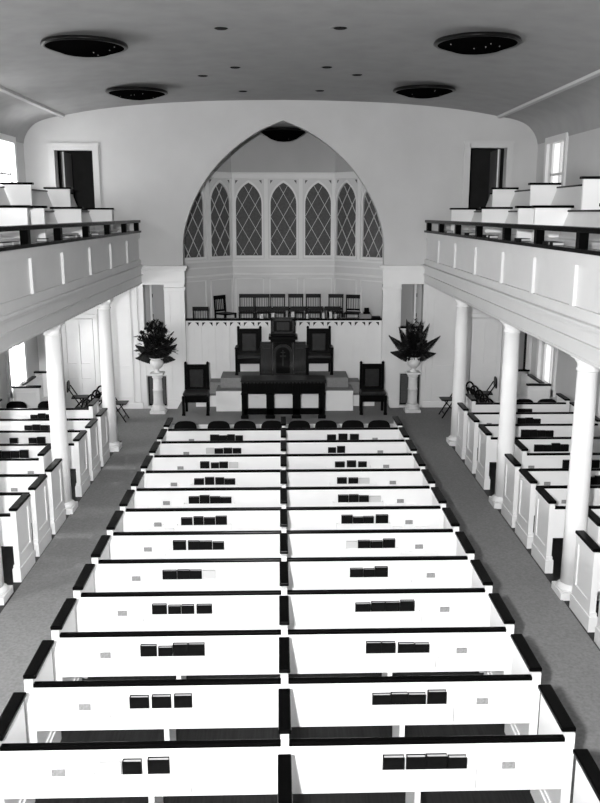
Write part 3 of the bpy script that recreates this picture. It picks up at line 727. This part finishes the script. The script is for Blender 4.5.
bowl_lamp('large black bowl ceiling lamp, left and nearest the camera', -2.89, 13.16, ZL)
bowl_lamp('black bowl ceiling lamp on the left near the end wall', -2.95, 18.02, ZL)
bowl_lamp('large black bowl ceiling lamp, right and nearest the camera', 2.82, 12.83, ZL)
bowl_lamp('black bowl ceiling lamp on the right near the end wall', 2.85, 17.64, ZL)
bowl_lamp('black bowl lamp at the top of the apse behind the arch', 0.03, 22.2, 6.83, 0.60, 0.27)
dl = None
for x, y, w in ((-0.86, 12.75, 'left of the nearest pair'), (0.83, 12.7, 'right of the nearest pair'), (-0.84, 16.0, 'left of the middle pair'), (0.81, 15.95, 'right of the middle pair'),
             (-1.5, 16.85, 'outer left one beside the middle pair'), (1.42, 16.7, 'outer right one beside the middle pair'), (-0.84, 19.0, 'left of the pair nearest the arch'), (0.81, 18.9, 'right of the pair nearest the arch')):
    z = 7.352 - 0.010 * abs(x) ** 2
    if dl is None:
        t = dl = thing('downlight', '', 'lamp')
        M().lathe([(0.1, 0.0), (0.1, -0.004), (0.16, -0.003), (0.165, 0.0)], n=32).build('trim_ring', CEIL, t)
        M().lathe([(0, -0.012), (0.075, -0.014), (0.098, -0.003)], n=24).build('aperture', HOLE, t)
        o = t
    else: o = copy_tree(dl)
    o.location = (x, y, z); o['label'] = 'small recessed ceiling downlight, ' + w; o['group'] = 'recessed ceiling downlights'

# ------------------------------------------------------------------ pews of the nave
def end_panel(t, x0, x1, y0, y1, outer, z1=0.885, name='end_panel', capw=None, capy=None, m=WHITE):
    """panelled pew end with baseboard; outer = +1/-1 side carrying the mouldings"""
    b = M().box(x0, x1, y0, y1, 0, z1)
    xo = x1 if outer > 0 else x0
    def side(a, c_, ya, yb, za, zb):
        p, q = sorted((xo + outer * a, xo + outer * c_)); b.box(p, q, ya, yb, za, zb)
    side(0, 0.014, y0, y0 + 0.09, 0.14, z1); side(0, 0.014, y1 - 0.09, y1, 0.14, z1); side(0, 0.014, y0 + 0.09, y1 - 0.09, z1 - 0.1, z1); side(0, 0.014, y0 + 0.09, y1 - 0.09, 0.14, 0.24)
    b.box(x0 - 0.012, x1 + 0.012, y0 - 0.012, y1 + 0.012, 0.12, 0.15)
    b.box(x0 - 0.025, x1 + 0.025, y0 - 0.025, y1 + 0.025, 0, 0.12)
    e = b.build(name, m, t)
    xm = (x0 + x1) / 2; hw = capw / 2
    M().box(xm - hw, xm + hw, capy[0], capy[1], z1, z1 + 0.04, 0.012).build('end_cap', BLACK, e)
    return e
K = 0.9755
def fit(t):
    """bring a pew to its real height: 0.95 m to the rail"""
    for o in [t] + list(t.children_recursive):
        if o.type == 'MESH':
            for v in o.data.vertices:
                z = v.co.z
                v.co = (v.co.x * K, v.co.y * K, 0.117 + K * z if z >= 0.2 else z * 1.5605)
    return t
def make_centre_pew():
    t = thing('centre_pew', '', 'pew')
    for s in (-1, 1):
        xi, xo = 0.03, 2.155
        def bx(b, xa, xb, *r, **k):
            a, c_ = sorted((s * xa, s * xb)); b.box(a, c_, *r, **k); return b
        bx(M(), xi, xo, 0.0, 0.028, 0.39, 0.815).build('back_panel', WHITE, t)
        bx(M(), xi, xo, -0.018, 0.042, 0.814, 0.848, bev=0.008).build('back_cap', BLACK, t)
        bx(M(), xi, xo, 0.028, 0.47, 0.40, 0.435, bev=0.01).build('seat', WHITE, t)
        bx(M(), 1.01, 1.055, 0.0, 0.42, 0.0, 0.40).build('support_leg', WHITE, t)
        a, c_ = sorted((s * 2.155, s * 2.215))
        end_panel(t, a, c_, -0.012, 0.60, s, capw=0.115, capy=(0.0, 0.62))
        b = M(); bx(b, 0.72, 1.46, -0.075, -0.065, 0.47, 0.635); bx(b, 0.72, 1.46, -0.065, 0.0, 0.47, 0.485); bx(b, 0.72, 0.73, -0.065, 0, 0.485, 0.635); bx(b, 1.45, 1.46, -0.065, 0, 0.485, 0.635)
        b.build('book_rack', WHITE, t)
        b = M()
        for q0, q1 in ((1.50, 1.64), (1.80, 1.97)):
            bx(b, q0, q1, -0.06, 0.0, 0.545, 0.575)
        bx(b, 1.64, 1.80, -0.03, 0.0, 0.52, 0.63)
        b.build('cup_rack', WHITE, t)
        b = M(); bx(b, 1.67, 1.77, -0.042, -0.03, 0.61, 0.665); b.build('card', CARDG, t)
    b = M().box(-0.03, 0.03, -0.035, 0.60, 0, 0.895).box(-0.042, 0.042, -0.045, 0.61, 0, 0.1)
    d = b.build('centre_divider', WHITE, t)
    M().box(-0.05, 0.05, 0.02, 0.60, 0.895, 0.935, 0.010).build('divider_cap', BLACK, d)
    return t
CY0, CSP = 5.645, 0.8642; PR_ = math.radians(0.35)
cp = fit(make_centre_pew()); used = False
LBk = [
 [(-1.41, -1.24, 1), (-1.23, -1.09), (-1.04, -0.88)], [(-1.33, -1.17), (-1.14, -0.98), (-0.95, -0.8)],
 [(-1.38, -1.23), (-1.21, -1.08), (-1.07, -0.93), (-0.925, -0.77)], [(-1.4, -1.25), (-1.23, -1.1), (-1.09, -0.96), (-0.93, -0.77)],
 [(-1.41, -1.25), (-1.24, -1.1), (-1.095, -0.96), (-0.95, -0.8, 1)], [(-1.4, -1.24), (-1.21, -1.075), (-1.07, -0.91), (-0.9, -0.76)],
 [(-1.4, -1.25), (-1.23, -1.1), (-1.09, -0.94), (-0.93, -0.78)], [(-1.39, -1.24), (-1.23, -1.09), (-1.08, -0.935), (-0.93, -0.77)],
 [(-1.4, -1.25), (-1.23, -1.09), (-1.07, -0.935), (-0.93, -0.76)], [(-1.39, -1.24), (-1.21, -1.08), (-1.07, -0.93), (-0.91, -0.76, 1)],
 [(-1.37, -1.23, 1), (-1.22, -1.07), (-1.06, -0.91), (-0.9, -0.75)], [(-1.37, -1.205), (-1.2, -1.055), (-1.05, -0.91), (-0.9, -0.76)]]
RBk = [
 [(0.75, 0.91), (0.93, 1.075), (1.08, 1.24), (1.25, 1.39)], [(0.76, 0.915), (0.92, 1.065), (1.07, 1.22), (1.24, 1.4)],
 [(0.79, 0.935), (0.94, 1.07), (1.1, 1.255), (1.26, 1.4)], [(0.76, 0.92), (0.93, 1.075), (1.08, 1.23), (1.24, 1.39)],
 [(0.77, 0.92), (0.93, 1.055), (1.06, 1.21)], [(0.79, 0.935, 1), (0.94, 1.09), (1.1, 1.25), (1.26, 1.41)],
 [(0.79, 0.94), (0.95, 1.085), (1.09, 1.23), (1.26, 1.43)], [(0.8, 0.95), (0.96, 1.1), (1.11, 1.25), (1.26, 1.43, 1)],
 [(0.84, 0.99), (1.02, 1.17), (1.18, 1.35, 1)], [(0.86, 1.02), (1.06, 1.21), (1.25, 1.39)],
 [(0.79, 0.93), (0.95, 1.09)], [(0.8, 1.0), (1.01, 1.22), (1.23, 1.43)]]
# one hymnal of each kind: cover boards with spine, page block between
def make_book(name, cm, h):
    t = thing(name, '', 'book')
    M().box(-0.073, 0.073, -0.021, -0.016, 0, h).box(-0.073, 0.073, 0.016, 0.021, 0, h).box(-0.073, -0.066, -0.016, 0.016, 0, h).build('cover', cm, t)
    M().box(-0.065, 0.068, -0.0155, 0.0155, 0.004, h - 0.007).build('pages', PAGES, t)
    return t
bk = {0: make_book('hymnal', BOOKC, 0.24), 1: make_book('paper_booklet', PAPER, 0.235)}; bu = {0: False, 1: False}
random.seed(11)
def put_book(x0, x1, y, z, white, label, group):
    o = place(bk[white], bu[white], ((x0 + x1) / 2, y, z), 0, label, group); bu[white] = True
    o.scale = (min(1.12, (x1 - x0 + 0.002) / 0.146), 1, random.uniform(0.93, 1.06))
NTH = ('leftmost', 'second', 'third', 'rightmost')
def nth(j, n):
    if n == 1: return 'only'
    if j == 0: return 'leftmost'
    if j == n - 1: return 'rightmost'
    return ('', 'second from left', 'third from left', 'fourth from left', 'fifth from left')[j]
for i in range(13):
    r = 12 - i if i < 12 else 0
    y = (CY0 + CSP * (i if i < 12 else -1)) * K
    if i == 12: lb = 'white double centre pew cut off by the bottom edge, nearest the camera'
    else: lb = 'white double pew with black trim, %s row of the centre block counted from the front' % ORD[11 - i]
    place(cp, used, (0.0, y, 0), PR_, lb, 'white double pews of the centre block'); used = True
    if i < 12:
        for sd, lst in (('left', LBk[i]), ('right', RBk[i])):
            n = len(lst)
            for j, b in enumerate(lst):
                wht = 1 if len(b) > 2 else 0
                put_book(b[0] * K, b[1] * K, y - 0.037 + (b[0] + b[1]) / 2 * K * PR_, 0.596, wht, '%s, %s in %s rack of %s centre pew from the front' % ('pale booklet' if wht else 'black hymnal', nth(j, n), sd, ORD[11 - i]), 'hymnals on the centre pews')

# side pews
def make_side_pew(s, xin):
    t = thing('side_pew', '', 'pew')
    xi, xo = xin + 0.04, 6.02
    def bx(b, xa, xb, *r, **k):
        a, c_ = sorted((s * xa, s * xb)); b.box(a, c_, *r, **k); return b
    bx(M(), xi, xo, 0.0, 0.028, 0.39, 0.815).build('back_panel', WHITE, t)
    bx(M(), xi, xo, -0.018, 0.042, 0.814, 0.848, bev=0.008).build('back_cap', BLACK, t)
    bx(M(), xi, xo, 0.028, 0.47, 0.40, 0.435, bev=0.01).build('seat', WHITE, t)
    bx(M(), 4.75, 4.795, 0.0, 0.42, 0.0, 0.40).build('support_leg', WHITE, t)
    a, c_ = sorted((s * (xin - 0.02), s * (xin + 0.04)))
    end_panel(t, a, c_, -0.012, 0.60, -s, capw=0.115, capy=(0.0, 0.62))
    a, c_ = sorted((s * 6.02, s * 6.08))
    end_panel(t, a, c_, -0.012, 0.60, s, capw=0.115, capy=(0.0, 0.62))
    b = M(); bx(b, 4.4, 5.36, -0.075, -0.065, 0.47, 0.60); bx(b, 4.4, 5.36, -0.065, 0.0, 0.47, 0.485); bx(b, 4.4, 4.41, -0.065, 0, 0.485, 0.60); bx(b, 5.35, 5.36, -0.065, 0, 0.485, 0.60)
    b.build('book_rack', WHITE, t)
    b = M(); bx(b, 4.12, 4.22, -0.012, 0.0, 0.58, 0.635); b.build('card', CARDG, t)
    return t
LY = [16.9, 15.99, 15.08, 14.17, 13.27, 12.4, 11.53, 10.66]
RY = [17.22, 16.34, 15.38, 14.42, 13.4, 12.53, 11.68, 10.8, 9.95, 9.12, 8.25]
for s, ys, short, xin, sd in ((-1, LY, (0, 4), 3.62, 'left'), (1, RY, (0, 4, 8), 3.68, 'right')):
    full = fit(make_side_pew(s, xin)); shr = fit(make_side_pew(s, xin + 0.36)); ys = [y * K for y in ys]; uf = us = False
    for i, y in enumerate(ys):
        if i == len(ys) - 1: lb = 'white side pew nearest the camera in the %s block' % sd
        else: lb = 'white side pew with black trim, %s row from the front in the %s block' % (ORD[i], sd)
        if i in short: lb = lb.replace('white side pew with black trim', 'shortened white side pew beside a column'); place(shr, us, (0, y, 0), 0, lb, '%s side pews' % sd); us = True
        else: place(full, uf, (0, y, 0), 0, lb, '%s side pews' % sd); uf = True
SB = {-1: [(0, -5.22, 3), (1, -5.07, 4), (2, -5.07, 1), (2, -4.72, 2), (3, -5.23, 5), (4, -5.3, 3), (5, -5.2, 4)], 1: [(0, 4.98, 2), (1, 4.74, 3), (2, 4.54, 4), (3, 4.51, 4), (4, 4.69, 4), (5, 4.6, 4), (6, 4.7, 4), (7, 4.7, 4), (9, 4.5, 4)]}
for s in (-1, 1):
    ys = LY if s < 0 else RY; sd = 'left' if s < 0 else 'right'
    for row, x, n in SB[s]:
        for j in range(n):
            xa = x + j * 0.156
            if s < 0 and row == 2: w = 'inner' if x > -5 else 'lone outer'
            nm = nth(j, n)
            extra = '' if not (s < 0 and row == 2) else (' of the inner pair' if x > -5 else ' outer one')
            put_book(xa * K, (xa + 0.15) * K, ys[row] * K - 0.037, 0.594, 0, 'black hymnal, %s%s on %s pew of the %s side block' % (nm, extra, ORD[row], sd), 'hymnals on the %s side pews' % sd)
# hymnals lying on the gallery sills
for s in (-1, 1):
    sd = 'left' if s < 0 else 'right'
    for j, (y, dx) in enumerate(((10.9, 0.0), (11.2, 0.02), (12.6, 0.0), (14.2, 0.01), (14.6, 0.0), (16.1, 0.02), (17.9, 0.0))):
        if s < 0 and j < 1: pass
        wht = 0
        o = place(bk[0], True, (s * (3.64 + dx), y, 4.021), 0, 'dark hymnal lying flat behind the %s gallery railing, %s from the near end' % (sd, ('first', 'second', 'third', 'fourth', 'fifth', 'sixth', 'seventh')[j]), 'hymnals behind the %s gallery railing' % sd)
        o.scale = (1, 1, 1)
        o.rotation_euler = (PI / 2, 0, 0.15 * ((j % 3) - 1)); o.location.z = 4.38 + 0.0215
        o.location.x = s * 3.52

# ------------------------------------------------------------------ folding chairs
def folding_chair():
    t = thing('folding_chair', '', 'chair')
    for s in (-1, 1):
        M().bar((s * 0.20, 0.415, 0.016), (s * 0.20, 0.0, 0.70), 0.022, 0.032, (1, 0, 0)).build('long_leg', CHAIRM, t)
        M().bar((s * 0.175, -0.025, 0.016), (s * 0.175, 0.36, 0.43), 0.02, 0.03, (1, 0, 0)).build('short_leg', CHAIRM, t)
    p = [(-0.22, 0.60)]
    for i in range(13):
        a = PI - PI * i / 12; p.append((0.22 * math.copysign(abs(math.cos(a)) ** 0.6, math.cos(a)), 0.68 + 0.165 * math.sin(a) ** 0.8))
    p.append((0.22, 0.60))
    b = M(); n = len(p)
    b.prism(p, 'y', -0.03, -0.005); b.build('backrest', CHAIRM, t)
    M().box(-0.19, 0.19, 0.05, 0.43, 0.43, 0.455, 0.01).build('seat', CHAIRM, t)
    M().box(-0.19, 0.19, 0.34, 0.36, 0.1, 0.125).build('crossbar', CHAIRM, t); M().box(-0.165, 0.165, 0.035, 0.055, 0.09, 0.115).build('crossbar', CHAIRM, t)
    return t
def hoop_chair():
    t = thing('hoop_backed_chair', '', 'chair')
    for s in (-1, 1):
        M().bar((s * 0.165, 0.40, 0.016), (s * 0.165, 0.03, 0.43), 0.02, 0.03, (1, 0, 0)).build('front_leg', CHAIRM, t)
        M().bar((s * 0.15, -0.02, 0.016), (s * 0.15, 0.36, 0.43), 0.02, 0.03, (1, 0, 0)).build('rear_leg', CHAIRM, t)
    pts = [(-0.17, 0.05, 0.42), (-0.185, 0.02, 0.58)] + [(0.19 * math.cos(PI - PI * i / 12), -0.02, 0.66 + 0.17 * math.sin(PI * i / 12)) for i in range(13)] + [(0.185, 0.02, 0.58), (0.17, 0.05, 0.42)]
    M().tube(pts, 0.021, 8).build('back_hoop', CHAIRM, t)
    M().box(-0.175, 0.175, -0.018, 0.0, 0.60, 0.68, 0.006).build('back_slat', CHAIRM, t)
    M().box(-0.18, 0.18, 0.04, 0.40, 0.43, 0.455, 0.01).build('seat', CHAIRM, t)
    return t
hc = hoop_chair(); hused = False
fc = folding_chair(); used = False
G = 'dark folding chairs in the front row'
for i, x in enumerate((-1.93, -1.275, -0.76, -0.22, 0.31, 0.84, 1.37, 1.89)):
    place(fc, used, (x * 0.985, 15.75, 0.012), 0, 'dark round-backed folding chair in front of the centre pews, %s of eight from the left' % ('first', 'second', 'third', 'fourth', 'fifth', 'sixth', 'seventh', 'last')[i], G); used = True
for s, x, ys, sd in ((-1, -4.3, (17.75, 18.23, 18.71, 19.19), 'left'), (1, 4.5, (17.6, 18.08, 18.56, 19.04, 19.52), 'right')):
    for i, y in enumerate(ys):
        place(hc, hused, (x, y, 0.012), -s * (PI / 2 - 0.3), 'dark hoop-backed chair by the %s end wall, %s from the near end of its row' % (sd, ('first', 'second', 'third', 'fourth', 'fifth')[i]), 'dark hoop-backed chairs in the %s corner' % sd); hused = True
    place(fc, True, (s * 4.08 - (0 if s < 0 else -0.1), 19.15 if s < 0 else 19.4, 0.012), s * PI / 2 if s < 0 else PI / 2, 'folding chair standing behind the farthest %s column' % sd, 'dark folding chairs in the %s corner' % sd)
    if s < 0:
        place(fc, True, (-5.15, 19.78, 0.012), -1.45, 'angled folding chair between the white box pew and the left end wall', 'dark folding chairs in the left corner')
    else:
        place(fc, True, (5.2, 20.05, 0.012), 1.45, 'angled folding chair between the white box pew and the right end wall', 'dark folding chairs in the right corner')

for x, lb in ((-5.72, 'dark folding chair at far left in front of the left box pew'), (-5.05, 'dark folding chair right of the left box pew, behind the front side pew'), (5.22, 'dark folding chair left of the right box pew, behind the front side pew'), (5.72, 'dark folding chair in front of the right box pew')):
    place(fc, True, (x, 17.58, 0.012), 0, lb, 'dark folding chairs near the box pews')
# box pews in the far corners
for s in (-1, 1):
    sd = 'left' if s < 0 else 'right'
    def bx(b, xa, xb, *r, **k):
        a, c_ = sorted((s * xa, s * xb)); b.box(a, c_, *r, **k); return b
    xi = 5.40 if s < 0 else 5.48
    t = thing('box_pew', 'white panelled box pew with black cap under the %s corner window' % sd, 'pew', (0, 18.2, 0.012))
    b = M(); bx(b, xi, 5.98, 0, 0.05, 0, 1.0); bx(b, xi + 0.06, 5.92, -0.012, 0, 0.12, 0.16); bx(b, xi + 0.06, 5.92, -0.012, 0, 0.88, 0.9); bx(b, xi + 0.06, xi + 0.08, -0.012, 0, 0.16, 0.88); bx(b, 5.9, 5.92, -0.012, 0, 0.16, 0.88)
    e = b.build('front_panel', WHITE, t)
    bx(M(), xi - 0.03, 6.0, -0.03, 0.08, 1.0, 1.045, bev=0.01).build('front_cap', BLACK, e)
    b = M(); bx(b, 5.60, 6.0, 1.75, 1.80, 0, 1.0); e = b.build('rear_panel', WHITE, t)
    bx(M(), 5.57, 6.02, 1.72, 1.83, 1.0, 1.045, bev=0.01).build('rear_cap', BLACK, e)
    b = M(); bx(b, 5.82, 5.87, 0.05, 1.75, 0, 1.0); e = b.build('side_panel', WHITE, t)
    bx(M(), 5.80, 5.90, 0.15, 1.2, 1.0, 1.045, bev=0.01).build('side_cap', BLACK, e)
    bx(M(), 5.42 if s < 0 else 5.5, 5.82, 0.3, 1.7, 0.38, 0.43, bev=0.01).build('seat', WHITE, t)
    bx(M(), 5.55, 5.6, 0.35, 1.7, 0, 0.38).build('seat_front', WHITE, t)

# ------------------------------------------------------------------ camera
cam = bpy.data.cameras.new('camera'); co = bpy.data.objects.new('camera', cam); COL.objects.link(co)
cam.sensor_fit = 'VERTICAL'; cam.sensor_height = 36; cam.lens = 36 * 835 / 803
cam.clip_start = 0.05; cam.clip_end = 200
co.location = (0, 0, 4.78); co.rotation_euler = (PI / 2 - math.radians(12.7), 0, -math.radians(1.17))
S.camera = co

# ------------------------------------------------------------------ light
# photographer's lamp standing in the rear gallery, just left of and above the camera
l = bpy.data.lights.new('photo_lamp', 'SPOT'); l.energy = 5200; l.spot_size = math.radians(135); l.spot_blend = 1.0; l.shadow_soft_size = 0.12
o = bpy.data.objects.new('photo_lamp', l); COL.objects.link(o); o.location = (-0.62, -0.4, 5.15)
o.rotation_euler = (PI / 2 - math.radians(4), 0, 0)
w = bpy.data.worlds.new('world'); S.world = w; w.use_nodes = True
w.node_tree.nodes['Background'].inputs['Color'].default_value = (1, 1, 1, 1); w.node_tree.nodes['Background'].inputs['Strength'].default_value = 0.6
S.view_settings.view_transform = 'Standard'; S.view_settings.look = 'None'; S.view_settings.gamma = 1.0
S.view_settings.use_curve_mapping = False
S.view_settings.exposure = 0.12
S.cycles.use_denoising = True
S.cycles.max_bounces = 8; S.cycles.diffuse_bounces = 5; S.cycles.glossy_bounces = 3
S.cycles.sample_clamp_indirect = 4.0
